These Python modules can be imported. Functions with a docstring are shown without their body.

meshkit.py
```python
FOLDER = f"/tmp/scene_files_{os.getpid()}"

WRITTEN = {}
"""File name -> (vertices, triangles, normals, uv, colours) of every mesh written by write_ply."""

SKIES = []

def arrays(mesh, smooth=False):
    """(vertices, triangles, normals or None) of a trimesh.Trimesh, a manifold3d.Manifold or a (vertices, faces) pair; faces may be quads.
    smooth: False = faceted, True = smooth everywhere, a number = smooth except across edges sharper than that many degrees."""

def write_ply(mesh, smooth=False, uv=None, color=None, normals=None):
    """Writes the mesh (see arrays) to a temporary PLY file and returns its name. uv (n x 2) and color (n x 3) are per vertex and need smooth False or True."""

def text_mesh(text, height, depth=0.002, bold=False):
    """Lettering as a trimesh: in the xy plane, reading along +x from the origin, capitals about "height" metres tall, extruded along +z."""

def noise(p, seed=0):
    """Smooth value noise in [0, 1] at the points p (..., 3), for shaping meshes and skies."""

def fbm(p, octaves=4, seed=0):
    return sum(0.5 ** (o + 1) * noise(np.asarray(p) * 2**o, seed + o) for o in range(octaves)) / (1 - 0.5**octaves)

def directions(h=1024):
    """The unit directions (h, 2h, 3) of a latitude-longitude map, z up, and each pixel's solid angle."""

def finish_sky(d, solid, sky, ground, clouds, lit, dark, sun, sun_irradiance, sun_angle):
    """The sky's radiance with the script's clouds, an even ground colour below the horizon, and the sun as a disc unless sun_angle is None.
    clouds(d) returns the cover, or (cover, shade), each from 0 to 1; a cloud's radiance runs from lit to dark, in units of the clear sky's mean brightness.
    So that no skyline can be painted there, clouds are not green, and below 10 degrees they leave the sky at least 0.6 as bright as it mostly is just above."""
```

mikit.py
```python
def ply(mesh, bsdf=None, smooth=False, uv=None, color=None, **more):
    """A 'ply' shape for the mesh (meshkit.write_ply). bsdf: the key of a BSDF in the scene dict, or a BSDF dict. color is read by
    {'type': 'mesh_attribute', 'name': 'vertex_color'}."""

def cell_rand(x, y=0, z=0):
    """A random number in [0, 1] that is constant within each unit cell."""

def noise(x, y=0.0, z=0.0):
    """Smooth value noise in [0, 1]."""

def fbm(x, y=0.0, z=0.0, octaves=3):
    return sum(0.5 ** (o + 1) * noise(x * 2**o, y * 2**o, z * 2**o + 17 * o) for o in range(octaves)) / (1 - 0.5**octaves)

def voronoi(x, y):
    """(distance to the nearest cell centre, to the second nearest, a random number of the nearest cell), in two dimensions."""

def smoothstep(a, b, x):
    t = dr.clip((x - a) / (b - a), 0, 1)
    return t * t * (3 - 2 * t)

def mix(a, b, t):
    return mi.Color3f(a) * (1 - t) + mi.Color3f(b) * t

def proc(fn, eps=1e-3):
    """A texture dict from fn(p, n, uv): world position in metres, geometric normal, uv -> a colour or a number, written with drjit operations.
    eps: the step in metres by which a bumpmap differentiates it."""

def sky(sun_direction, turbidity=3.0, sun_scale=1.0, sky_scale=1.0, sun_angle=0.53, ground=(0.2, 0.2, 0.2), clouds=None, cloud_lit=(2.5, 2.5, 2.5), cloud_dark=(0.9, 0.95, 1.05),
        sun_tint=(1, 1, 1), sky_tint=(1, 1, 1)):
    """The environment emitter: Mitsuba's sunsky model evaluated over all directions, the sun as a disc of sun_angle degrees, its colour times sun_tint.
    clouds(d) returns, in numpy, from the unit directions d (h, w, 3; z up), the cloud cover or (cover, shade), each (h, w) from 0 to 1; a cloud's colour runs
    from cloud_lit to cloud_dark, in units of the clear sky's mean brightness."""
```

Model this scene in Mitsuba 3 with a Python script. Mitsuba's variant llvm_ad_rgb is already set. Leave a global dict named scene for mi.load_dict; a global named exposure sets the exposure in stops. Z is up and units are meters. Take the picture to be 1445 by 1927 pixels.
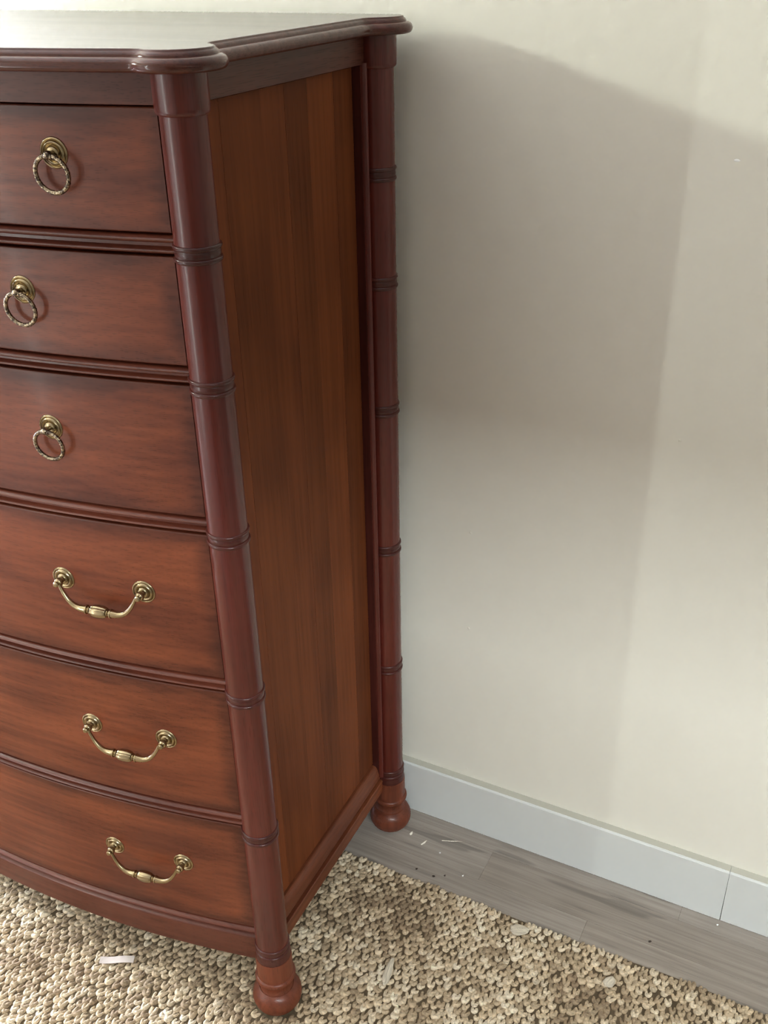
import math, random
import numpy as np, trimesh, drjit as dr, mitsuba as mi, mikit, meshkit
from shapely.geometry import Polygon
from mikit import noise, fbm, cell_rand, smoothstep, mix, proc
rng = np.random.default_rng(7)
random.seed(7)
T = mi.ScalarTransform4f
scene, labels = {'type': 'scene'}, {}

# ------------------------------------------------------------------ camera
W_PX, H_PX, F_PX = 1445, 1927, 1914.84
CAM = np.array([0.64460, -0.83663, 1.48017])
YAW, PITCH, ROLL = -0.4805, 0.5128, -0.0202
_f = np.array([math.sin(YAW) * math.cos(PITCH), math.cos(YAW) * math.cos(PITCH), -math.sin(PITCH)])
_r = np.array([math.cos(YAW), -math.sin(YAW), 0.0])
_u = np.cross(_r, _f)
UP = -math.sin(ROLL) * _r + math.cos(ROLL) * _u
scene['camera'] = {'type': 'perspective', 'fov': math.degrees(2 * math.atan(W_PX / 2 / F_PX)), 'fov_axis': 'x',
                   'near_clip': 0.02, 'far_clip': 50.0,
                   'to_world': T().look_at(origin=CAM.tolist(), target=(CAM + _f).tolist(), up=UP.tolist())}
exposure = 0.0

# ------------------------------------------------------------------ daylight: the left window's panes, and two added unseen panes
DAY_STRIP = [248.0, 278.0, 244.0]        # open sky in the left window's uncovered top row
DAY_LEFT = [144.0, 150.0, 192.0]     # the same window below its bar, towards the wall
ADDED_SLIT = [72.0, 78.0, 74.0]      # added slit pane, gives the upright shadow edge on the wall
ADDED_FRONT = [101.0, 111.0, 114.0]    # added unseen high pane that brightens the lower wall

# ------------------------------------------------------------------ helpers
def put(key, mesh, mat, smooth=False, m=None, **kw):
    if hasattr(mesh, 'to_mesh'):
        mm = mesh.to_mesh(); mesh = trimesh.Trimesh(mm.vert_properties[:, :3], mm.tri_verts, process=False)
    if m is not None:
        mesh = mesh.copy(); mesh.apply_transform(m)
    scene[key] = mikit.ply(mesh, mat, smooth=smooth, **kw)
    return key

def number(key):
    if key not in scene and key not in _used:
        _used.add(key); return key
    k = 1
    while f'{key}_{k:03d}' in _used or f'{key}_{k:03d}' in scene:
        k += 1
    _used.add(f'{key}_{k:03d}')
    return f'{key}_{k:03d}'
_used = set()

def box(x0, x1, y0, y1, z0, z1):
    b = trimesh.creation.box(extents=(x1 - x0, y1 - y0, z1 - z0))
    b.apply_translation(((x0 + x1) / 2, (y0 + y1) / 2, (z0 + z1) / 2))
    return b

def chamfer_box(x0, x1, y0, y1, z0, z1, c):
    """a box with its twelve edges cut off"""
    pts = []
    for sx in (0, 1):
        for sy in (0, 1):
            for sz in (0, 1):
                X, Y, Z = (x1, x0)[sx == 0], (y1, y0)[sy == 0], (z1, z0)[sz == 0]
                dx, dy, dz = (-c if sx else c), (-c if sy else c), (-c if sz else c)
                pts += [(X, Y + dy, Z + dz), (X + dx, Y, Z + dz), (X + dx, Y + dy, Z)]
    return trimesh.convex.convex_hull(np.array(pts))

def lathe(profile, sections=56, at=(0, 0, 0)):
    m = trimesh.creation.revolve(np.array(profile, float), sections=sections)
    if m.volume < 0: m.invert()
    m.apply_translation(at)
    return m

def sweep_rings(rings, closed=False):
    """skin through rings (n, k, 3) of the same length; caps both ends unless closed"""
    R = np.asarray(rings, float)
    n, k, _ = R.shape
    v = R.reshape(-1, 3)
    f = []
    for i in range(n if closed else n - 1):
        a, b = i * k, ((i + 1) % n) * k
        for j in range(k):
            j2 = (j + 1) % k
            f += [(a + j, a + j2, b + j2), (a + j, b + j2, b + j)]
    f = np.array(f)
    if not closed:
        c0, c1 = len(v), len(v) + 1
        v = np.vstack([v, R[0].mean(0), R[-1].mean(0)])
        e = [(c0, (j + 1) % k, j) for j in range(k)] + [(c1, (n - 1) * k + j, (n - 1) * k + (j + 1) % k) for j in range(k)]
        f = np.vstack([f, np.array(e)])
    m = trimesh.Trimesh(v, f, process=False)
    if m.volume < 0: m.invert()
    return m

def tube(path, radii, k=16, closed=False, twist=None):
    p = np.asarray(path, float); n = len(p)
    r = np.broadcast_to(radii, (n,)) if np.ndim(radii) < 2 else radii
    t = np.roll(p, -1, 0) - np.roll(p, 1, 0) if closed else np.gradient(p, axis=0)
    t /= np.linalg.norm(t, axis=1, keepdims=True)
    ref = np.array([0, 1.0, 0]) if closed else None
    rings = []
    a = None
    for i in range(n):
        if a is None:
            a = np.cross(t[i], [0, 0, 1.0]) if abs(t[i][2]) < .9 else np.cross(t[i], [0, 1.0, 0])
        a = a - t[i] * (a @ t[i]); a /= np.linalg.norm(a)
        b = np.cross(t[i], a)
        ang = np.arange(k) * 2 * math.pi / k
        rr = r[i] if np.ndim(r) < 2 else r[i][:, None]
        rings.append(p[i] + (np.cos(ang)[:, None] * a + np.sin(ang)[:, None] * b) * rr)
    return sweep_rings(rings, closed)

# ------------------------------------------------------------------ materials
def rgb(*c): return {'type': 'rgb', 'value': list(map(float, c))}
def principled(base, rough=.5, **kw):
    d = {'type': 'principled', 'base_color': base, 'roughness': rough, 'specular': kw.pop('specular', .5)}
    d.update(kw); return d
def mat(name, bsdf, two=True):
    scene[name] = {'type': 'twosided', 'bsdf': bsdf} if two else bsdf
    return name

def wood(*a): return proc(wood_fn(*a))
def wood_fn(axis, c0, c1, seed, fine=1.0):
    """stained cherry: long streaks and fine pores along one axis"""
    def fn(p, n, uv):
        q = [p.x, p.y, p.z]
        a = q[axis]; b, c = [q[i] for i in range(3) if i != axis]
        b = b + .004 * noise(a * 7.0 + seed, c * 3.0)
        broad = fbm(a * 1.1 + seed, b * 22.0, c * 22.0, octaves=3)
        streak = fbm(a * 5.0 + seed * 2, b * 160.0, c * 160.0, octaves=2)
        pore = noise(a * 55.0, b * 900.0 + seed, c * 900.0)
        cloud = fbm(p.x * 9 + seed, p.y * 9, p.z * 9, octaves=2)
        t = dr.clip(.52 * broad + .33 * streak + .35 * cloud - .1, 0, 1)
        col = mix(mi.Color3f(*c0), mi.Color3f(*c1), smoothstep(.25, .75, t))
        return col * (1 - .24 * fine * smoothstep(.58, .85, pore))
    return fn

FIN = dict(clearcoat=.24, clearcoat_gloss=.94, specular=.23)
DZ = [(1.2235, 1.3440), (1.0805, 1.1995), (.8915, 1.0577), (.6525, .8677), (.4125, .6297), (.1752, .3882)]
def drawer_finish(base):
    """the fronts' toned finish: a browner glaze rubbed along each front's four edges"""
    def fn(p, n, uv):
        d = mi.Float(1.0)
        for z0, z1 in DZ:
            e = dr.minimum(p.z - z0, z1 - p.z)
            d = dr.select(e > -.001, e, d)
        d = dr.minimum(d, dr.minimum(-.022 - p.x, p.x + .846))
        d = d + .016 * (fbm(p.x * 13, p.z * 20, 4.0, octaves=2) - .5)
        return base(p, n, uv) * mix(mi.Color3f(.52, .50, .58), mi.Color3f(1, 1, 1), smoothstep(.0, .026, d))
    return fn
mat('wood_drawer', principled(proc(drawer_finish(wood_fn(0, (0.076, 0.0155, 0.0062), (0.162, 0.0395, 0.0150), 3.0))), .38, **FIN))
mat('wood_rail', principled(wood(0, (0.0553, 0.0137, 0.0078), (0.0975, 0.026, 0.0143), 11.0), .40, **FIN))
mat('wood_side_rail', principled(wood(1, (0.0863, 0.0225, 0.0097), (0.1725, 0.0495, 0.0195), 17.0), .42, **FIN))
mat('wood_post', principled(wood(2, (0.052, 0.0074, 0.0050), (0.086, 0.0138, 0.0092), 23.0, .6), .24, specular=.42))
mat('wood_side_top', principled(wood(1, (0.040, 0.0105, 0.0070), (0.072, 0.0200, 0.0115), 12.0), .38, specular=.3))
mat('wood_moulding', principled(wood(0, (0.056, 0.0130, 0.0076), (0.105, 0.0270, 0.0145), 13.0), .30, specular=.40))
mat('wood_foot', principled(wood(2, (0.076, 0.0184, 0.0096), (0.144, 0.0368, 0.0176), 29.0), .36, **FIN))
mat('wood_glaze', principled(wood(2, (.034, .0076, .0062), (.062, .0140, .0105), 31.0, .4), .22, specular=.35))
mat('wood_edge', principled(wood(0, (0.042, 0.0115, 0.0080), (0.078, 0.0215, 0.0130), 19.0), .15, specular=.36))
mat('wood_top', {'type': 'roughplastic', 'distribution': 'ggx', 'alpha': .035, 'int_ior': 1.8, 'nonlinear': True, 'specular_reflectance': 1.12,
                 'diffuse_reflectance': wood(0, (.070, .019, .012), (.085, .025, .016), 37.0, .3)})
STAVES = [((0.1, 0.0259, 0.0088), (0.161, 0.0437, 0.014)), ((0.0804, 0.0208, 0.0071), (0.1294, 0.0351, 0.0113)), ((0.0853, 0.022, 0.0075), (0.1373, 0.0372, 0.012)), ((0.0722, 0.0187, 0.0063), (0.1162, 0.0315, 0.0101)), ((0.0935, 0.0242, 0.0082), (0.1505, 0.0408, 0.0131)), ((0.0771, 0.0199, 0.0068), (0.1241, 0.0337, 0.0108))]
for i, (a, b) in enumerate(STAVES):
    mat(f'wood_stave_{i}', principled(wood(2, a, b, 41.0 + 7 * i, .45), .5, specular=.08))
mat('wood_dark', principled(rgb(.016, .006, .004), .8, specular=.08))
mat('brass', principled(rgb(.32, .25, .145), .18, metallic=1.0))
def brass_old(p, n, uv):
    t = smoothstep(.4, .62, fbm(p.x * 420, p.y * 420, p.z * 420, octaves=2))
    return mix(mi.Color3f(.085, .065, .05), mi.Color3f(.36, .29, .195), t)
mat('brass_worn', principled(proc(brass_old), .30, metallic=1.0))

def wall_color(p, n, uv):
    t = fbm(p.x * 2.0, p.z * 2.0, p.y * 2.0, octaves=2)
    return mix(mi.Color3f(.715, .690, .610), mi.Color3f(.745, .720, .640), t)
def wall_relief(p, n, uv):
    return fbm(p.x * 150, p.z * 150, p.y * 150, octaves=2) + .5 * noise(p.x * 55, p.z * 55, p.y * 55)
mat('wall_paint', {'type': 'bumpmap', 'arbitrary': proc(wall_relief, 6e-4), 'scale': .00042, 'bsdf': principled(proc(wall_color), .55, specular=.35)})
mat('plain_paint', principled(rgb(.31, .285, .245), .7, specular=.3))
mat('ceiling_paint', principled(rgb(.62, .61, .58), .8, specular=.2))
mat('board_paint', principled(rgb(.61, .625, .61), .42, specular=.45))
mat('ledge_dull', principled(rgb(.47, .46, .395), .7, specular=.2))

def plank_mat(i, c0, c1):
    def fn(p, n, uv):
        g = fbm(p.x * 4 + 31 * i, p.y * 130, 0.0, octaves=3)
        h = fbm(p.x * 14 + 7 * i, p.y * 420, 3.0, octaves=2)
        s = fbm(p.x * 11, p.y * 16 + 5 * i, 9.0, octaves=3)
        col = mix(mi.Color3f(*c0), mi.Color3f(*c1), dr.clip(.5 * g + .35 * h + .25 * s, 0, 1))
        return col * (1 - .28 * smoothstep(.66, .78, fbm(p.x * 9 + 3 * i, p.y * 60, 5.0, octaves=2)))
    return mat(f'plank_{i}', principled(proc(fn), .42, specular=.4))
plank_mat(0, (.150, .122, .100), (.345, .298, .255))
plank_mat(1, (.170, .142, .118), (.372, .326, .284))
plank_mat(2, (.134, .109, .089), (.310, .265, .226))
mat('floor_base', principled(rgb(.06, .05, .042), .6))

def jute_fn(p, n, uv):
    return fbm(p.x * 1300 + p.y * 250, p.y * 420 - p.x * 200, p.z * 900, octaves=2)
mat('jute', {'type': 'bumpmap', 'arbitrary': proc(jute_fn, 2e-4), 'scale': .0012,
             'bsdf': principled({'type': 'mesh_attribute', 'name': 'vertex_color'}, .8, specular=.2, sheen=.2)})
def jute_base(p, n, uv):
    return mix(mi.Color3f(.055, .040, .024), mi.Color3f(.125, .092, .058), fbm(p.x * 260, p.y * 90, 0.0, octaves=2))
mat('jute_base', principled(proc(jute_base), .95, specular=.1))
mat('white_frame', principled(rgb(.78, .78, .76), .45))
mat('splinter_wood', principled(rgb(.78, .72, .62), .6))
mat('crumb_dark', principled(rgb(.035, .022, .015), .8))
mat('strip_pale', principled(rgb(.50, .43, .38), .8))
mat('chip_white', principled(rgb(.88, .88, .86), .6))

# ------------------------------------------------------------------ the room
YW = 0.4823                     # face of the wall behind the chest
XL, XR, YF, ZC = -2.70, 4.00, -2.30, 2.75
labels['wall_back'] = {'kind': 'structure', 'label': 'plain off-white painted wall behind the chest', 'category': 'wall'}
wb = box(XL - .1, XR + .1, YW, YW + .1, -.02, ZC + .1)
put('wall_back', wb, 'wall_paint')
labels['ceiling'] = {'kind': 'structure', 'label': 'flat white ceiling', 'category': 'ceiling'}
put('ceiling', box(XL - .1, XR + .1, YF - .1, YW + .1, ZC, ZC + .08), 'ceiling_paint')

def wall_with_opening(key, along, fixed, lo, hi, o0, o1, z0, z1, out, label):
    """a wall 10 cm thick with one window opening: along = 'x' or 'y'"""
    def b(a0, a1, c0, c1):
        d0, d1 = (fixed, fixed + out) if out > 0 else (fixed + out, fixed)
        return box(d0, d1, a0, a1, c0, c1) if along == 'y' else box(a0, a1, d0, d1, c0, c1)
    m = trimesh.util.concatenate([b(lo, o0, -.02, ZC), b(o1, hi, -.02, ZC), b(o0, o1, -.02, z0), b(o0, o1, z1, ZC)])
    put(key, m, 'plain_paint')
    labels[key] = {'kind': 'structure', 'label': label, 'category': 'wall'}

def window(key, along, fixed, o0, o1, z0, z1, out, panes, bars_z, bars_a, label):
    """frame bars and panes giving daylight: a list of (a0, a1, z0, z1, radiance)"""
    labels[key] = {'kind': 'structure', 'label': label, 'category': 'window'}
    s = 1 if out > 0 else -1
    def bb(a0, a1, d0, d1, c0, c1):
        d0, d1 = sorted((fixed + s * d0, fixed + s * d1))
        return box(d0, d1, a0, a1, c0, c1) if along == 'y' else box(a0, a1, d0, d1, c0, c1)
    w = min(.05, (o1 - o0) * .15)
    fr = [bb(o0, o0 + w, .03, .08, z0, z1), bb(o1 - w, o1, .03, .08, z0, z1), bb(o0, o1, .03, .08, z0, z0 + .05), bb(o0, o1, .03, .08, z1 - .02, z1)]
    put(f'{key}__frame', trimesh.util.concatenate(fr), 'white_frame')
    for z in bars_z: put(number(f'{key}__bar'), bb(o0 + w, o1 - w, .035, .075, z - .02, z + .02), 'white_frame')
    for a in bars_a: put(number(f'{key}__bar'), bb(a - .02, a + .02, .034, .076, z0 + .05, z1 - .02), 'white_frame')
    for (a0, a1, c0, c1, L) in panes:
        d = fixed + s * .07
        if along == 'y': q = np.array([(d, a0, c0), (d, a1, c0), (d, a1, c1), (d, a0, c1)])
        else: q = np.array([(a0, d, c0), (a1, d, c0), (a1, d, c1), (a0, d, c1)])
        m = trimesh.Trimesh(q, [(0, 1, 2), (0, 2, 3)], process=False)
        inward = np.array([-s, 0, 0]) if along == 'y' else np.array([0, -s, 0])
        if m.face_normals[0] @ inward < 0: m.invert()
        k = number(f'{key}__pane')
        put(k, m, 'white_frame')
        scene[k]['emitter'] = {'type': 'area', 'radiance': rgb(*L)}

# left window
LW = dict(o0=-.92, o1=.25, z0=.25, z1=2.26)
wall_with_opening('wall_left', 'y', XL, YF - .1, YW, LW['o0'], LW['o1'], LW['z0'], LW['z1'], -.1, 'left side wall with a window')
window('window_1', 'y', XL, LW['o0'], LW['o1'], LW['z0'], LW['z1'], -.1,
       [(-.84, .19, 2.10, 2.235, DAY_STRIP), (-.29, .19, .30, 1.30, DAY_LEFT)], [2.075, 1.325], [-.325], 'left window with a clear top row')
# added unseen partition: its lintel keeps the high pane's light off the upper wall
YP = -1.35
SX0, SX1 = -1.034, -1.012
labels['added_wall_partition'] = {'kind': 'structure', 'label': 'added unseen partition whose lintel shapes the light on the wall', 'category': 'wall'}
put('added_wall_partition', trimesh.util.concatenate([box(XL, SX0 - .09, YP - .1, YP, -.02, ZC), box(SX0 - .09, SX1 + .09, YP - .1, YP, -.02, .3), box(SX0 - .09, SX1 + .09, YP - .1, YP, 2.0, ZC),
     box(SX1 + .09, .25, YP - .1, YP, -.02, ZC), box(.25, XR, YP - .1, YP, 1.925, ZC), box(3.55, XR, YP - .1, YP, -.02, 1.925)]), 'plain_paint')
window('window_3', 'x', YP, SX0 - .09, SX1 + .09, .30, 2.0, -.1, [(SX0, SX1, .34, 1.98, ADDED_SLIT)], [], [], 'added narrow light pane in the partition')
# added wall behind the partition, holding the added high pane
FW = dict(o0=1.10, o1=3.45, z0=2.36, z1=2.66)
wall_with_opening('added_wall_front', 'x', YF, XL - .1, XR + .1, FW['o0'], FW['o1'], FW['z0'], FW['z1'], -.1, 'added unseen wall holding the high light pane')
window('window_2', 'x', YF, FW['o0'], FW['o1'], FW['z0'], FW['z1'], -.1, [(1.15, 3.40, 2.41, 2.64, ADDED_FRONT)], [], [2.275], 'added unseen high light pane behind the partition')
labels['wall_right'] = {'kind': 'structure', 'label': 'plain right side wall', 'category': 'wall'}
put('wall_right', box(XR, XR + .1, YF - .1, YW, -.02, ZC), 'plain_paint')

# floor: sub-floor and strips of grey oak laminate along the wall
labels['floor'] = {'kind': 'structure', 'label': 'grey wood-look plank floor', 'category': 'floor'}
put('floor__base', box(XL - .1, XR + .1, YF - .1, YW + .1, -.06, -.0012), 'floor_base')
rows = [(.434, .505, [-.95, -.31, .537, 1.22]), (.364, .434, [-1.15, -.52, .196, .93]), (.294, .364, [-.85, -.20, .397, 1.05]),
        (.224, .294, [-1.1, -.4, .15, .8]), (.154, .224, [-.7, -.1, .5, 1.1])]
k = 0
for (y0, y1, cuts) in rows:
    xs = [-1.6] + cuts + [1.7]
    for a, b in zip(xs[:-1], xs[1:]):
        g = .0001
        put(number('floor__plank'), chamfer_box(a + g, b - g, y0 + g, y1 - g, -.012, 0.0, .0002), f'plank_{(k * 2 + k // 3) % 3}'); k += 1
for j in range(24):                              # wider strips where the rug and the frame hide them
    y1 = .154 - j * .156; y0 = max(y1 - .156, YF)
    if y1 - y0 < .01: break
    put(number('floor__plank'), chamfer_box(XL, 2.6, y0 + .0004, y1 - .0004, -.012, 0, .0004), f'plank_{j % 3}')
for (a, b) in ((XL, -1.6), (1.7, 2.6)):
    put(number('floor__plank'), chamfer_box(a, b, .1545, .505, -.012, 0, .0004), 'plank_1')

# baseboard: two lengths meeting at a butt joint, with a darker strip on top
BT, BH, BJ = .0177, .1164, .6010
labels['baseboard_back'] = {'kind': 'structure', 'label': 'flat white baseboard with a butt joint at its right', 'category': 'baseboard'}
def board(x0, x1, dy=0.0, cut=0.0):
    prof = [(YW, .001), (YW - BT + dy, .001), (YW - BT + dy, BH - .0022), (YW - BT + .0012 + dy, BH - .0005), (YW - BT + .0030 + dy, BH), (YW, BH)]
    r0 = [(x0, y, z) for y, z in prof]; r1 = [(x1 + cut * (1 - z / BH), y, z) for y, z in prof]
    return sweep_rings([r0, r1])
put('baseboard_back__board', board(XL, BJ - .0002, 0, -.0008), 'board_paint')
put('baseboard_back__board_001', board(BJ + .0002, XR, .0003), 'board_paint')
for a, b in ((XL, BJ - .0003), (BJ + .0003, XR)):      # the top ledge, a strip darker than the board
    put(number('baseboard_back__ledge'), box(a, b, YW - BT + .0042, YW - .0001, BH - .001, BH + .0002), 'ledge_dull')
def dent(x, z, r=.0022, h=.0007):
    m = trimesh.creation.icosphere(subdivisions=2, radius=1.0); m.apply_scale((r, h, r * 1.1)); m.apply_translation((x, YW, z)); return m

# ------------------------------------------------------------------ chest of drawers
PHI = 0.022665
CM = trimesh.transformations.rotation_matrix(PHI, (0, 0, 1))
CW, CD = .868, .420            # between the post axes
CH = 'chest_of_drawers'
labels[CH] = {'label': 'tall reddish cherry chest of six drawers with ringed posts, standing partly on the rug', 'category': 'chest of drawers'}
def cput(key, mesh, m_, smooth=35): put(f'{CH}__{key}', mesh, m_, smooth, CM)
def bow(x):                     # front line of the drawers, local y
    s = -np.asarray(x, float)
    return -(0.00506 + .23674 * s - .27289 * s * s)

# top slab: outline with a round ear over each post, its edge moulded
def arc(cx, cy, r, a0, a1, n):
    a = np.radians(np.linspace(a0, a1, n)); return np.stack([cx + r * np.cos(a), cy + r * np.sin(a)], 1)
def top_outline():
    R, lipx, yb = .048, .018, CD + .043
    right = Polygon(np.vstack([arc(0, 0, R, 0, 360, 145)[:-1]]))
    rear = Polygon(np.vstack([arc(0, CD, R, 0, 360, 145)[:-1]]))
    xs = np.linspace(lipx, -CW - lipx, 160)
    front = np.stack([xs, bow(np.clip(xs, -CW, 0)) - .033], 1)
    body = Polygon(np.vstack([front, [(-CW - lipx, yb), (lipx, yb)]]))
    u = body.union(right).union(rear)
    for cy in (0, CD):
        u = u.union(Polygon(arc(-CW, cy, R, 0, 360, 145)[:-1]))
    u = u.intersection(Polygon([(-2, -2), (1, -2), (1, yb), (-2, yb)]))
    u = u.buffer(.009, 24).buffer(-.009, 24)            # soft inner corners
    u = u.buffer(-.003, 12).buffer(.003, 12)
    c = np.array(u.exterior.coords)[:-1]
    # even spacing
    L = np.concatenate([[0], np.cumsum(np.linalg.norm(np.diff(np.vstack([c, c[:1]]), axis=0), axis=1))])
    n = 900
    t = np.linspace(0, L[-1], n, endpoint=False); cc = np.vstack([c, c[:1]])
    p = np.stack([np.interp(t, L, cc[:, k]) for k in (0, 1)], 1)
    if Polygon(p).exterior.is_ccw is False: p = p[::-1]
    d = np.roll(p, -1, 0) - np.roll(p, 1, 0); d /= np.linalg.norm(d, axis=1, keepdims=True)
    return p, np.stack([d[:, 1], -d[:, 0]], 1)          # outward normals for ccw
P0, N0 = top_outline()
ZT = 1.3968
prof = [(.030, 1.3768), (.0060, 1.3768), (.0030, 1.3776), (.0010, 1.3796), (0, 1.3825), (.0006, 1.3855), (.0022, 1.3880), (.0048, 1.3897), (.0076, 1.3903),
        (.0079, 1.3909), (.0083, 1.3924), (.0098, 1.3941), (.0112, 1.3948), (.0114, 1.3953), (.0120, 1.3964), (.0128, ZT)]
rings = []
for d, z in prof:
    q = P0 - N0 * d
    rings.append(np.column_stack([q, np.full(len(q), z)]))
# close with flat faces
edge = rings
v = np.vstack(edge); n_, k_ = len(edge), len(P0)
faces = []
for i in range(n_ - 1):
    a, b = i * k_, (i + 1) * k_
    j = np.arange(k_); j2 = (j + 1) % k_
    faces += [np.stack([a + j, a + j2, b + j2], 1), np.stack([a + j, b + j2, b + j], 1)]
edge_mesh = trimesh.Trimesh(v, np.vstack(faces), process=False)
def cap(ring, up):
    m = trimesh.creation.extrude_polygon(Polygon(ring[:, :2]), 1.0, engine='earcut')
    keep = m.face_normals[:, 2] > .9
    c = trimesh.Trimesh(m.vertices, m.faces[keep]); c.remove_unreferenced_vertices()
    c.vertices[:, 2] = ring[0, 2]
    if not up: c.invert()
    return c
cput('top', cap(rings[-1], True), 'wood_top', False)
cput('top__moulded_edge', trimesh.util.concatenate([edge_mesh, cap(rings[0], False)]), 'wood_edge', 50)

# carcass: dark case behind the drawer fronts
xs = np.linspace(-.027, -CW + .027, 60)
poly = Polygon(np.vstack([np.stack([xs, bow(xs) + .016], 1), [(-CW + .027, CD + .005), (-.027, CD + .005)]]))
cc = trimesh.creation.extrude_polygon(poly, 1.3768 - .105, engine='earcut'); cc.apply_translation((0, 0, .105))
cput('carcass', cc, 'wood_dark', False)

def bowed(section, x0, x1, n=64, dy=0.0, ease=None):
    """sweep a closed section [(dy, z)] along the bowed front"""
    X = np.linspace(x0, x1, n)
    return sweep_rings([[(x, bow(x) + dy + a, z) for a, z in section] for x in X])
def round_rect(d0, d1, z0, z1, r, k=4):
    """section with its front edges (at d0) rounded"""
    pts = [(d1, z0)]
    for i in range(k + 1):
        t = math.pi / 2 * i / k; pts.append((d0 + r - r * math.sin(t), z0 + r - r * math.cos(t)))
    for i in range(k + 1):
        t = math.pi / 2 * i / k; pts.append((d0 + r - r * math.cos(t), z1 - r + r * math.sin(t)))
    pts.append((d1, z1)); return pts
XA, XB = -.019, -CW + .019
cput('frieze', bowed(round_rect(0, .016, 1.3452, 1.3775, .0008), XA, XB), 'wood_rail')
cput('base_rail', bowed(round_rect(.0045, .022, .094, .1450, .0015), XA, XB), 'wood_rail')

def moulding(z0, z1):
    h = z1 - z0
    pts = [(.016, z0)]
    def bead(c, r, n=8, out=.0055):
        return [(.0025 - out * math.sin(math.pi * i / n) , c - r + 2 * r * i / n) for i in range(n + 1)]
    pts += bead(z0 + h * .19, h * .17)
    pts += [(.0040, z0 + h * .39), (.0040, z0 + h * .55)]
    pts += bead(z0 + h * .78, h * .21, out=.0070)
    pts.append((.016, z1))
    return pts
for z0, z1 in ((1.2012, 1.2218), (1.0595, 1.0785), (.8695, .8895), (.6315, .6505), (.3900, .4105), (.1475, .1735)):
    cput(number('front_moulding'), bowed(moulding(z0, z1), XA, XB), 'wood_moulding')

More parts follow.
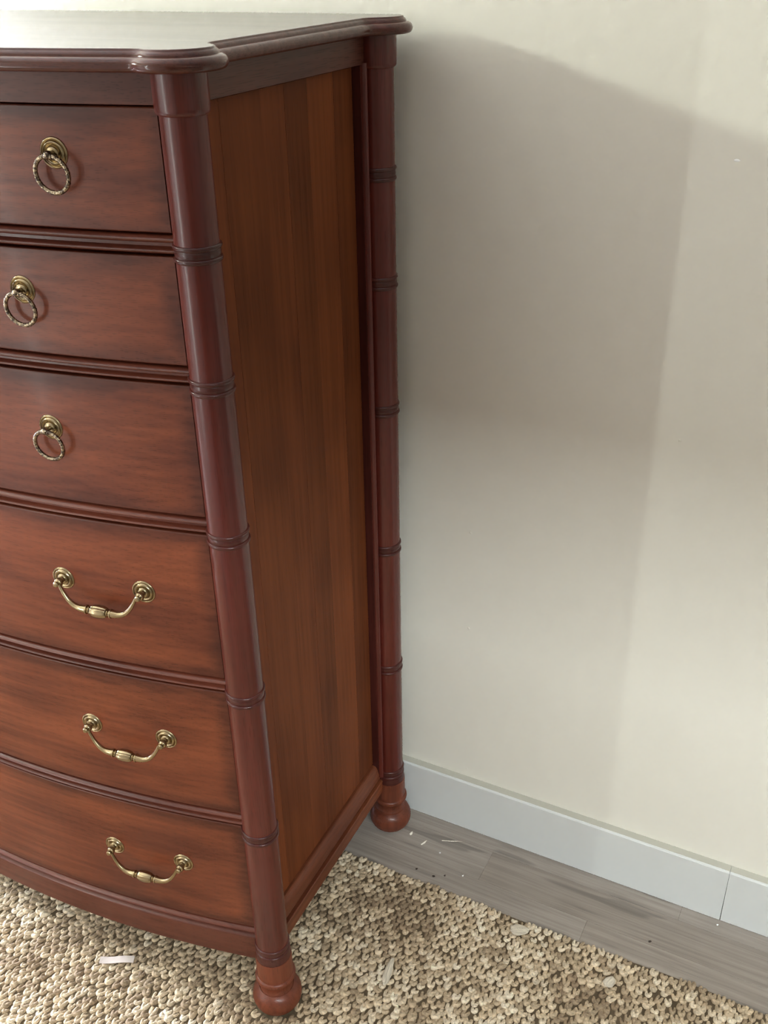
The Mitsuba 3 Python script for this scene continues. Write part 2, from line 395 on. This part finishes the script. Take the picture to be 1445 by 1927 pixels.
# side (right): rails, mouldings and the staves of the panel
def prism_y(section, y0, y1):       # section [(x, z)]
    return sweep_rings([[(x, y, z) for x, z in section] for y in (y0, y1)])
for side in (0, 1):
    fx = (lambda m: m) if side == 0 else (lambda m: mirror(m))
    def mirror(m):
        m = m.copy(); m.apply_scale((-1, 1, 1)); m.apply_translation((-CW, 0, 0)); return m
    cput(number('side_top_rail'), fx(prism_y([(-.03, 1.3425), (-.0045, 1.3425), (-.003, 1.3435), (-.003, 1.377), (-.03, 1.377)], .012, CD - .01)), 'wood_side_top')
    cput(number('side_bottom_rail'), fx(prism_y([(-.03, .0985), (-.0035, .0985), (-.002, .100), (-.002, .1245), (-.0032, .1258), (-.03, .1258)], .012, CD - .01)), 'wood_side_rail')
    sec = [(-.03, .1330), (-.0066, .1330), (-.0052, .1347), (-.0048, .1410)]
    for i in range(9):
        t = i / 8 * math.pi / 2; sec.append((-.0136 + .0088 * math.cos(t), .1440 + .0220 * math.sin(t)))
    sec += [(-.0150, .1665), (-.03, .1665)]
    cput(number('side_moulding'), fx(prism_y(sec, .012, CD - .015)), 'wood_side_rail')
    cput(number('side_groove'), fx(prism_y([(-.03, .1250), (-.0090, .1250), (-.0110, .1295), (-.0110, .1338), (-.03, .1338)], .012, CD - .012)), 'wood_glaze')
    # upright moulding before the rear post
    rr = [(-.03, .3862), (-.0052, .3862)] + [(-.0050 + .0068 * math.sin(t), .3912 - .0050 * math.cos(t)) for t in np.linspace(0, math.pi, 9)] + [(-.0052, .3962), (-.03, .3962)]
    cput(number('side_stile'), fx(sweep_rings([[(x, y, z) for x, y in rr] for z in (.140, 1.345)])), 'wood_post')
    cput(number('side_stile_edge'), fx(prism_y([(-.03, .150), (-.0046, .150), (-.0046, 1.3445), (-.03, 1.3445)], .3846, .3864)), 'wood_glaze')  # dark colour put in for the shade on the stile's front face
    cuts = [.010, .083, .164, .215, .268, .333, .3830]
    for i in range(6):
        x1 = -.0160 + (.0002 if i % 2 else 0)
        cput(number('side_stave'), fx(chamfer_box(-.0285, x1, cuts[i] + .00005, cuts[i + 1] - .00005, .1715, 1.346, .0001)), f'wood_stave_{i}', False)
cput('back_panel', box(-CW + .01, -.01, CD + .004, CD + .012, .1, 1.376), 'wood_dark', False)

# posts: shaft with a collar, six double-beaded bands, turned foot
NODE_F = [1.2054, 1.0608, .8692, .6300, .3812, .1375]
NODE_B = [1.2070, 1.0595, .8655, .6220, .3815, .1385]
def shaft_r(z): return .0246 - .0012 * (z - .12) / 1.2
def band(z0):
    r = shaft_r(z0); p = [(0, z0 - .0108), (r - .0004, z0 - .0108)]
    for c, R in ((-.0066, .0027), (.0066, .0027)):
        if c > 0:
            for t in np.linspace(-1, 1, 7): p.append((r + .0001 + .0006 * (1 - t * t), z0 + t * .0035))
        for t in np.linspace(-math.pi / 2, math.pi / 2, 9):
            p.append((r + .0023 * math.cos(t) - .0001, z0 + c + R * math.sin(t)))
    p += [(r - .0004, z0 + .0108), (0, z0 + .0108)]
    return p
def foot(zb):
    p = [(0, zb), (.0265, zb), (.0290, zb + .0008)]
    for t in np.linspace(-52, 62, 20):
        a = math.radians(t); p.append((.0170 + .0218 * math.cos(a), zb + .0215 + (.0230 if t > 0 else .0258) * math.sin(a)))
    p += [(.0266, .0450), (.0262, .0462), (.0254, .0470), (.0243, .0500), (.0240, .0535), (.0246, .0575), (.0262, .0612), (.0285, .0640)]
    for t in np.linspace(-70, 80, 9):
        a = math.radians(t); p.append((.0272 + .0044 * math.cos(a), .0705 + .0052 * math.sin(a)))
    p += [(.0284, .0772), (.0281, .0790), (.0281, .1140), (.0279, .1162), (.0262, .1166), (0, .1166)]
    return p
def collar_r(z): return .0270
for i, (px, py) in enumerate(((0, 0), (0, CD), (-CW, CD), (-CW, 0))):
    post = number('post')
    zs = np.linspace(.115, 1.335, 30)
    pr = [(0, .115)] + [(shaft_r(z), z) for z in zs] + [(.0236, 1.3372), (.0248, 1.3378), (.0262, 1.3392), (.0270, 1.3415), (.0271, 1.3440), (.0271, 1.3785), (0, 1.3785)]
    cput(post, lathe(pr, 64, (px, py, 0)), 'wood_post', 30)
    for z in (NODE_F if py == 0 else NODE_B):
        cput(number(f'{post}__band'), lathe(band(z), 64, (px, py, 0)), 'wood_glaze', 40)
    cput(f'{post}__base_ring', lathe([(0, .1160), (.0268, .1160), (.0272, .1180), (.0268, .1215), (.0258, .1245), (.0252, .1275), (0, .1275)], 64, (px, py, 0)), 'wood_glaze', 40)
    cput(f'{post}__foot', lathe(foot(.004 if py == 0 else 0.0), 64, (px, py, 0)), 'wood_foot', 35)

# drawers with their brass pulls
def frame_at(x, z):
    """matrix whose -y points out of the bowed front at x"""
    e = 1e-3
    d = (float(bow(x + e)) - float(bow(x - e))) / (2 * e)
    m = trimesh.transformations.rotation_matrix(math.atan(d), (0, 0, 1))
    m[:3, 3] = (x, float(bow(x)), z); return m
def to_front(m):                 # lathe axis z -> -y
    m = m.copy(); m.apply_transform(trimesh.transformations.rotation_matrix(math.pi / 2, (1, 0, 0))); return m
plate_prof = [(0, -.001), (.0152, -.001), (.0158, .0004), (.0157, .0016), (.0150, .0026), (.0140, .0029), (.0133, .0024), (.0129, .0017), (.0124, .0026), (.0116, .0040), (.0106, .0045),
              (.0094, .0040), (.0085, .0027), (.0078, .0022), (.0073, .0034), (.0066, .0052), (.0055, .0060), (.0042, .0062), (0, .0064)]
def plate(s=1.0): return to_front(lathe([(r * s, z) for r, z in plate_prof], 48))
def ring_parts():
    post = [(0, .003), (.0034, .003), (.0030, .0055), (.0026, .008), (.0034, .0095), (.0040, .0115), (.0040, .0145), (.0032, .0162), (.0015, .0170), (0, .0170)]
    eye = to_front(lathe(post, 24))
    hub = trimesh.creation.cylinder(radius=.0031, height=.0085, sections=24)
    hub.apply_transform(trimesh.transformations.rotation_matrix(math.pi / 2, (0, 1, 0))); hub.apply_translation((0, -.0128, -.0012))
    n, k = 150, 14
    a = np.arange(n) * 2 * math.pi / n
    R = .0186
    path = np.stack([R * np.sin(a), np.zeros(n), R * np.cos(a)], 1)
    th = np.arange(k) * 2 * math.pi / k
    wr = .0023 + .00024 * np.sin(34 * a[:, None] + 2 * th[None, :]) + .00014 * np.sin(52 * a[:, None] - 3 * th[None, :])
    ring = tube(path, wr, k, True)
    tilt = trimesh.transformations.rotation_matrix(math.radians(5), (1, 0, 0))
    ring.apply_translation((0, 0, -R + .0005)); ring.apply_transform(tilt); ring.apply_translation((0, -.0128, -.0012))
    return eye, hub, ring
RING = ring_parts()
HB = .0572                       # half spacing of a bail's posts
def bail_parts():
    knob = [(0, .003), (.0052, .003), (.0042, .006), (.0036, .009), (.0048, .0105), (.0058, .0128), (.0058, .0160), (.0048, .0182), (.0032, .0190), (.0038, .0205), (.0040, .0226), (.0028, .0248), (0, .0256)]
    kn = to_front(lathe([(r, z * .80 + .0006) for r, z in knob], 24))
    # hanging bow: a soft trapezoid
    X = np.concatenate([np.linspace(-1, -.12, 56), np.linspace(-.12, .12, 33)[1:-1], np.linspace(.12, 1, 56)])
    def drop(t):
        s = min(1.0, (1 - abs(t)) / .60)
        return 1 - (1 - s) ** 2.7
    path = np.array([(t * (HB - .0025) if abs(t) < .985 else t * (HB - .0025), -.0155 - .0035 * drop(t), -.0005 - .0285 * drop(t)) for t in X])
    r = []
    for t in X:
        s = abs(t)
        if s > .30: r.append(.0022 + .0031 * (1 - (s - .30) / .70) ** 1.2)
        elif s > .272: r.append(.0052)
        elif s > .20: r.append(.0027)
        elif s > .168: r.append(.0043)
        elif s > .155: r.append(.0033)
        elif s > .128: r.append(.0044)
        else: r.append(.0044)
    arms = []
    xs_ = X
    left = xs_ < -.325; right = xs_ > .325
    # resample the middle finely for turned collars
    M = np.linspace(-.335, .335, 151)
    mp = np.array([(t * (HB - .0025), -.0155 - .0035 * drop(t), -.0005 - .0285 * drop(t)) for t in M])
    def mr(t):
        s = abs(t)
        if s > .300: return .0060
        if s > .288: return .0046
        if s > .246: return .0033 + .0010 * abs((s - .267) / .021)
        if s > .228: return .0053
        if s > .216: return .0042
        return .0048 + .0030 * math.sqrt(max(0, 1 - (s / .22) ** 2))
    k = 32
    th = np.arange(k) * 2 * math.pi / k
    wr = np.array([mr(t) * (1 + (.075 * np.cos(8 * th) if abs(t) < .205 else 0 * th)) for t in M])
    mid = tube(mp, wr, k)
    k = 16
    al = tube(path[left], np.array(r)[left], k); ar = tube(path[right], np.array(r)[right], k)
    bail = trimesh.util.concatenate([al, mid, ar])
    return kn, bail
KNOB, BAIL = bail_parts()
PULLS = [('ring', -.1385, 1.2990), ('ring', -.2070, 1.1535), ('ring', -.2050, .9890), ('bail', -.1738, .7735), ('bail', -.1755, .5315), ('bail', -.1800, .2890)]
names = ['top', 'second', 'third', 'fourth', 'fifth', 'bottom']
for i, ((z0, z1), (kind, px, pz)) in enumerate(zip(DZ, PULLS)):
    dk = number('drawer')
    labels[f'{CH}__{dk}'] = {'label': f'{names[i]} drawer with a bowed cherry front and brass ' + ('ring pulls' if kind == 'ring' else 'bail handles')}
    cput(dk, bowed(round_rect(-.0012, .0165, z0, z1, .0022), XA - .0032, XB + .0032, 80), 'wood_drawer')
    for sx in (px, -CW - px):
        M = frame_at(sx, pz)
        if kind == 'ring':
            for nm, me, ma in (('back_plate', plate(), 'brass'), ('ring_holder', RING[0], 'brass_worn'), ('ring_hub', RING[1], 'brass_worn'), ('pull_ring', RING[2], 'brass_worn')):
                me = me.copy(); me.apply_transform(M); cput(number(f'{dk}__{nm}'), me, ma, 40)
        else:
            for s in (-1, 1):
                M2 = frame_at(sx + s * HB, pz)
                me = plate(1.02); me.apply_transform(M2); cput(number(f'{dk}__back_plate'), me, 'brass', 40)
                me = KNOB.copy(); me.apply_transform(M2); cput(number(f'{dk}__handle_post'), me, 'brass', 40)
            me = BAIL.copy(); me.apply_transform(M); cput(number(f'{dk}__bail_handle'), me, 'brass', 40)

# ------------------------------------------------------------------ rug: woven backing and its pile of jute loops
RX0, RX1, RY0, RY1 = -1.25, 1.20, -1.15, .316
labels['rug'] = {'label': 'chunky natural jute loop rug under the chest front', 'category': 'rug'}
def edge_y(x): return RY1 + .005 * (meshkit.noise(np.stack([np.asarray(x) * 7, 0 * np.asarray(x), 0 * np.asarray(x)], -1), 3) - .5) * 2
X = np.linspace(RX0, RX1, 120)
outline = np.vstack([np.stack([X, edge_y(X) - .003], 1), [(RX1, RY0), (RX0, RY0)]])
bk = trimesh.creation.extrude_polygon(Polygon(outline), .0040, engine='earcut')
put('rug', bk, 'jute_base')
FEET = [CM[:2, :2] @ np.array(q) for q in ((0, 0), (-CW, 0))]
def loop_shape(ns, nk):
    """one loop of the pile: a yarn bent to a U that opens to the back; (ns, nk) points, arc position and angle"""
    s = np.linspace(-1, 1, ns); a = np.abs(s)
    p = np.stack([.0042 * np.sign(s) * (1 - (1 - a) ** 2.0), -.0052 + .0125 * a ** 1.8, .0058 - .0042 * a ** 2.4 - .0006 * (1 - a) ** 3], 1)
    r = .0043 * (1 - .30 * a ** 2)
    t = np.gradient(p, axis=0); t /= np.linalg.norm(t, axis=1, keepdims=True)
    up = np.array([0, 0, 1.0]) - t * t[:, 2:3]; up /= np.linalg.norm(up, axis=1, keepdims=True)
    sd = np.cross(t, up)
    th = np.arange(nk) * 2 * math.pi / nk
    return p, r, up, sd, s, th
def pile(region, ns, nk, seed):
    r = np.random.default_rng(seed)
    p, rad, up, sd, s, th = loop_shape(ns, nk)
    px, py = .0150, .0106
    ny = int((RY1 - RY0) / py); nx = int((RX1 - RX0) / px)
    C = []
    for j in range(ny):
        ph = meshkit.noise(np.array([[j * .37, 0, 0]]), 11)[0] * px * .8 + (.5 * px if j % 2 else 0)
        for i in range(nx):
            C.append((RX0 + (i + .3) * px + ph, RY1 - .007 - j * py))
    C = np.array(C)
    C[:, 1] += (edge_y(C[:, 0]) - RY1) * np.clip(1 - (RY1 - C[:, 1]) / .1, 0, 1)
    wob = lambda k: meshkit.noise(np.stack([C[:, 0] * 22, C[:, 1] * 22, 0 * C[:, 0] + k], -1), 5) - .5
    C[:, 0] += r.normal(0, .0014, len(C)); C[:, 1] += r.normal(0, .0013, len(C)) + .005 * wob(0)
    C = C[region(C[:, 0], C[:, 1])]
    for fx in FEET: C = C[np.hypot(C[:, 0] - fx[0], C[:, 1] - fx[1]) > .033]
    C = C[(C[:, 0] > RX0 + .008) & (C[:, 0] < RX1 - .008)]
    n = len(C)
    yaw = r.normal(0, .20, n); pitch = r.normal(.05, .12, n); sc = r.uniform(.86, 1.16, n); wide = r.uniform(.88, 1.2, n); fat = r.uniform(.88, 1.2, n)
    sc *= .86; wide *= .86; fat *= .98
    ph = r.uniform(0, 7, n)
    ang = th[None, None, :] + 0 * s[None, :, None]
    rr = rad[None, :, None] * fat[:, None, None] * (1 + .10 * np.cos(5 * ang + 5.0 * s[None, :, None] + ph[:, None, None]) + .30 * (meshkit.noise(np.stack(np.broadcast_arrays(ang * .8, s[None, :, None] * 3.5, 9.7 * np.arange(n)[:, None, None]), -1), 2) - .5))
    P = p[None, :, None] + rr[..., None] * (np.cos(ang)[..., None] * up[None, :, None] + np.sin(ang)[..., None] * sd[None, :, None])
    P = P * np.stack([wide, sc, sc], 1)[:, None, None]
    c, q = np.cos(pitch)[:, None, None], np.sin(pitch)[:, None, None]
    y, z = P[..., 1] * c - P[..., 2] * q, P[..., 1] * q + P[..., 2] * c
    c, q = np.cos(yaw)[:, None, None], np.sin(yaw)[:, None, None]
    P = np.stack([P[..., 0] * c - y * q + C[:, 0, None, None], P[..., 0] * q + y * c + C[:, 1, None, None], np.maximum(z, .0006)], -1)
    dark, base, pale = np.array([.27, .195, .125]), np.array([.54, .425, .285]), np.array([.80, .70, .54])
    t = meshkit.fbm(np.stack([C[:, 0] * 9, C[:, 1] * 9, 0 * C[:, 0]], -1), 3, 8)
    w = np.clip(r.random(n) * .70 + t * .75 - .34, 0, 1)[:, None]
    col = np.where(w < .5, dark + (base - dark) * w * 2, base + (pale - base) * (w * 2 - 1))
    tw = ang * 1.6 + 3.4 * s[None, :, None]
    fib = .36 + 1.2 * meshkit.noise(np.stack(np.broadcast_arrays(np.cos(tw) * 2.6 + ph[:, None, None] * 9, np.sin(tw) * 2.6, s[None, :, None] * 1.2 + ph[:, None, None]), -1), 4)
    col = np.clip(col[:, None, None] * fib[..., None], 0, .88)
    i, j = np.meshgrid(np.arange(ns - 1), np.arange(nk), indexing='ij')
    a0, a1, b0, b1 = i * nk + j, i * nk + (j + 1) % nk, (i + 1) * nk + j, (i + 1) * nk + (j + 1) % nk
    lf = np.concatenate([np.stack([a0, a1, b1], -1).reshape(-1, 3), np.stack([a0, b1, b0], -1).reshape(-1, 3)])
    F = (np.arange(n)[:, None, None] * (ns * nk) + lf[None]).reshape(-1, 3)
    m = trimesh.Trimesh(P[0].reshape(-1, 3), lf, process=False)
    k = ns // 2 * nk                                   # point the faces outwards
    if m.face_normals[len(lf) // 4] @ (m.triangles_center[len(lf) // 4] - P[0, ns // 2].mean(0)) < 0: F = F[:, ::-1]
    return P.reshape(-1, 3), F, col.reshape(-1, 3)
near = lambda x, y: (x > -.75) & (x < .95) & (y > -.34)
parts = [pile(near, 13, 10, 21), pile(lambda x, y: ~near(x, y), 7, 5, 22)]
off, V, Fs, Cs = 0, [], [], []
for v, f, c in parts:
    V.append(v); Fs.append(f + off); Cs.append(c); off += len(v)
put('rug__loop_pile', trimesh.Trimesh(np.vstack(V), np.vstack(Fs), process=False), 'jute', True, color=np.vstack(Cs))
labels['rug__loop_pile'] = {'kind': 'stuff', 'label': 'dense pile of jute loops'}

# ------------------------------------------------------------------ bits on the floor
def bit(key, x, y, z, L, w, h, ang, m, tilt=0.0):
    b = trimesh.convex.convex_hull(np.array([(-L / 2, -w * .3, 0), (-L / 2, w * .3, h * .5), (L / 2, w * .1, 0), (L / 2 * .9, -w * .1, h), (0, -w / 2, 0), (0, w / 2, 0), (-.1 * L, 0, h), (.2 * L, w * .3, h * .8)]))
    b.apply_transform(trimesh.transformations.rotation_matrix(tilt, (0, 1, 0)))
    b.apply_transform(trimesh.transformations.rotation_matrix(ang, (0, 0, 1)))
    b.apply_translation((x, y, z - b.bounds[0, 2])); put(key, b, m)

BITS = [('wood_splinter', .117, .4245, .039, .0016, .0011, .385, 'splinter_wood', 'long thin pale splinter lying on the floor near the baseboard', 'wood splinters on the floor'),
        ('wood_splinter_001', .0718, .398, .0155, .0028, .0026, 1.15, 'splinter_wood', 'short stubby pale splinter on the floor beside the rear foot', 'wood splinters on the floor'),
        ('wood_chip', .0405, .408, .0085, .0045, .004, 1.3, 'splinter_wood', 'small pale wood chip right beside the rear foot', None),
        ('paint_flake', .1086, .3891, .0036, .003, .0012, .3, 'chip_white', 'tiny white paint flake on the floor between the splinters and the rug', None),
        ('paint_flake_001', .1674, .3590, .0036, .003, .0012, 1.0, 'chip_white', 'tiny white paint flake on the floor close to the rug edge', None),
        ('paint_flake_002', .5994, .4540, .0038, .003, .0014, .5, 'chip_white', 'tiny white paint flake under the baseboard joint', None),
        ('dirt_crumb', .0857, .3360, .004, .003, .0022, .5, 'crumb_dark', 'dark crumb by the rug edge, nearest the chest', None),
        ('dirt_crumb_001', .1206, .3345, .005, .0035, .0025, .2, 'crumb_dark', 'larger dark crumb at the rug edge, middle of three', None),
        ('dirt_crumb_002', .1381, .3446, .0034, .003, .002, .9, 'crumb_dark', 'small dark crumb farthest from the rug of three', None),
        ('dirt_crumb_003', .5045, .3700, .005, .0036, .0022, .4, 'crumb_dark', 'dark crumb alone on the planks toward the right', None)]
for key, x, y, L, w, h, a, m, lab, grp in BITS:
    bit(key, x, y, .0, L, w, h, a, m)
    labels[key] = {'label': lab, 'category': key.split('_0')[0].replace('_', ' ')}
    group = {'wood_splinter': 'wood splinters on the floor', 'paint_flake': 'paint flakes on the floor', 'dirt_crumb': 'dark crumbs on the floor'}.get(key.split('_0')[0])
    if group: labels[key]['group'] = group
# a pale flat strip lying on the rug
t = np.linspace(-1, 1, 15)
sc = sweep_rings([[(x * .0285, y, .0112 + .0012 * math.sin(3 * x) + dz) for y, dz in ((-.0062, 0), (.0062, .0006), (.0062, .0012), (-.0062, .0006))] for x in t])
sc.apply_transform(trimesh.transformations.rotation_matrix(.47, (0, 0, 1))); sc.apply_translation((-.2757, -.0625, 0))
put('pale_strip', sc, 'strip_pale')
labels['pale_strip'] = {'label': 'small pale flat strip lying on the rug before the chest', 'category': 'paper scrap'}
# flattened pale tufts of the rug
def tuft(x, y, L, w, ang):
    m = trimesh.creation.icosphere(subdivisions=3)
    v = m.vertices; d = 1 + .25 * (meshkit.noise(v * np.array([1.2, 5, 5]) + 3 + x * 50, 6) - .5)
    v = v * d[:, None] * np.array([L / 2, w / 2, .0042]); v[:, 1] *= 1 - .5 * (v[:, 0] / L + .1)
    m = trimesh.Trimesh(v, m.faces, process=False)
    m.apply_transform(trimesh.transformations.rotation_matrix(ang, (0, 0, 1))); m.apply_translation((x, y, .0098))
    c = np.array([.60, .53, .42]) * (.65 + .6 * meshkit.noise(v * np.array([60, 900, 500]), 9))[:, None]
    k = number('rug__flat_tuft'); put(k, m, 'jute', True, color=np.clip(c, 0, .85)); labels[k] = {'label': 'pale flattened tuft of fibre'}
tuft(.1375, .119, .052, .013, 1.75); tuft(.302, .288, .032, .022, .4); tuft(.466, .259, .022, .018, 1.2)
# a white chip on the wall's paint and small nail bumps
cm = dent(.4429, 1.2418, .0036, .0006); cm.apply_transform(trimesh.transformations.rotation_matrix(-.6, (0, 1, 0), (.4429, YW, 1.2418)))
cm.vertices[:, 2] = 1.2418 + (cm.vertices[:, 2] - 1.2418) * .45
put('wall_back__paint_chip', cm, 'chip_white'); labels['wall_back__paint_chip'] = {'label': 'small white paint chip'}
for (x, z) in ((.1136, .6422), (.1156, .4532), (.1193, .1346), (.4212, .8676)):
    put(number('wall_back__nail_bump'), dent(x, z), 'wall_paint', True)
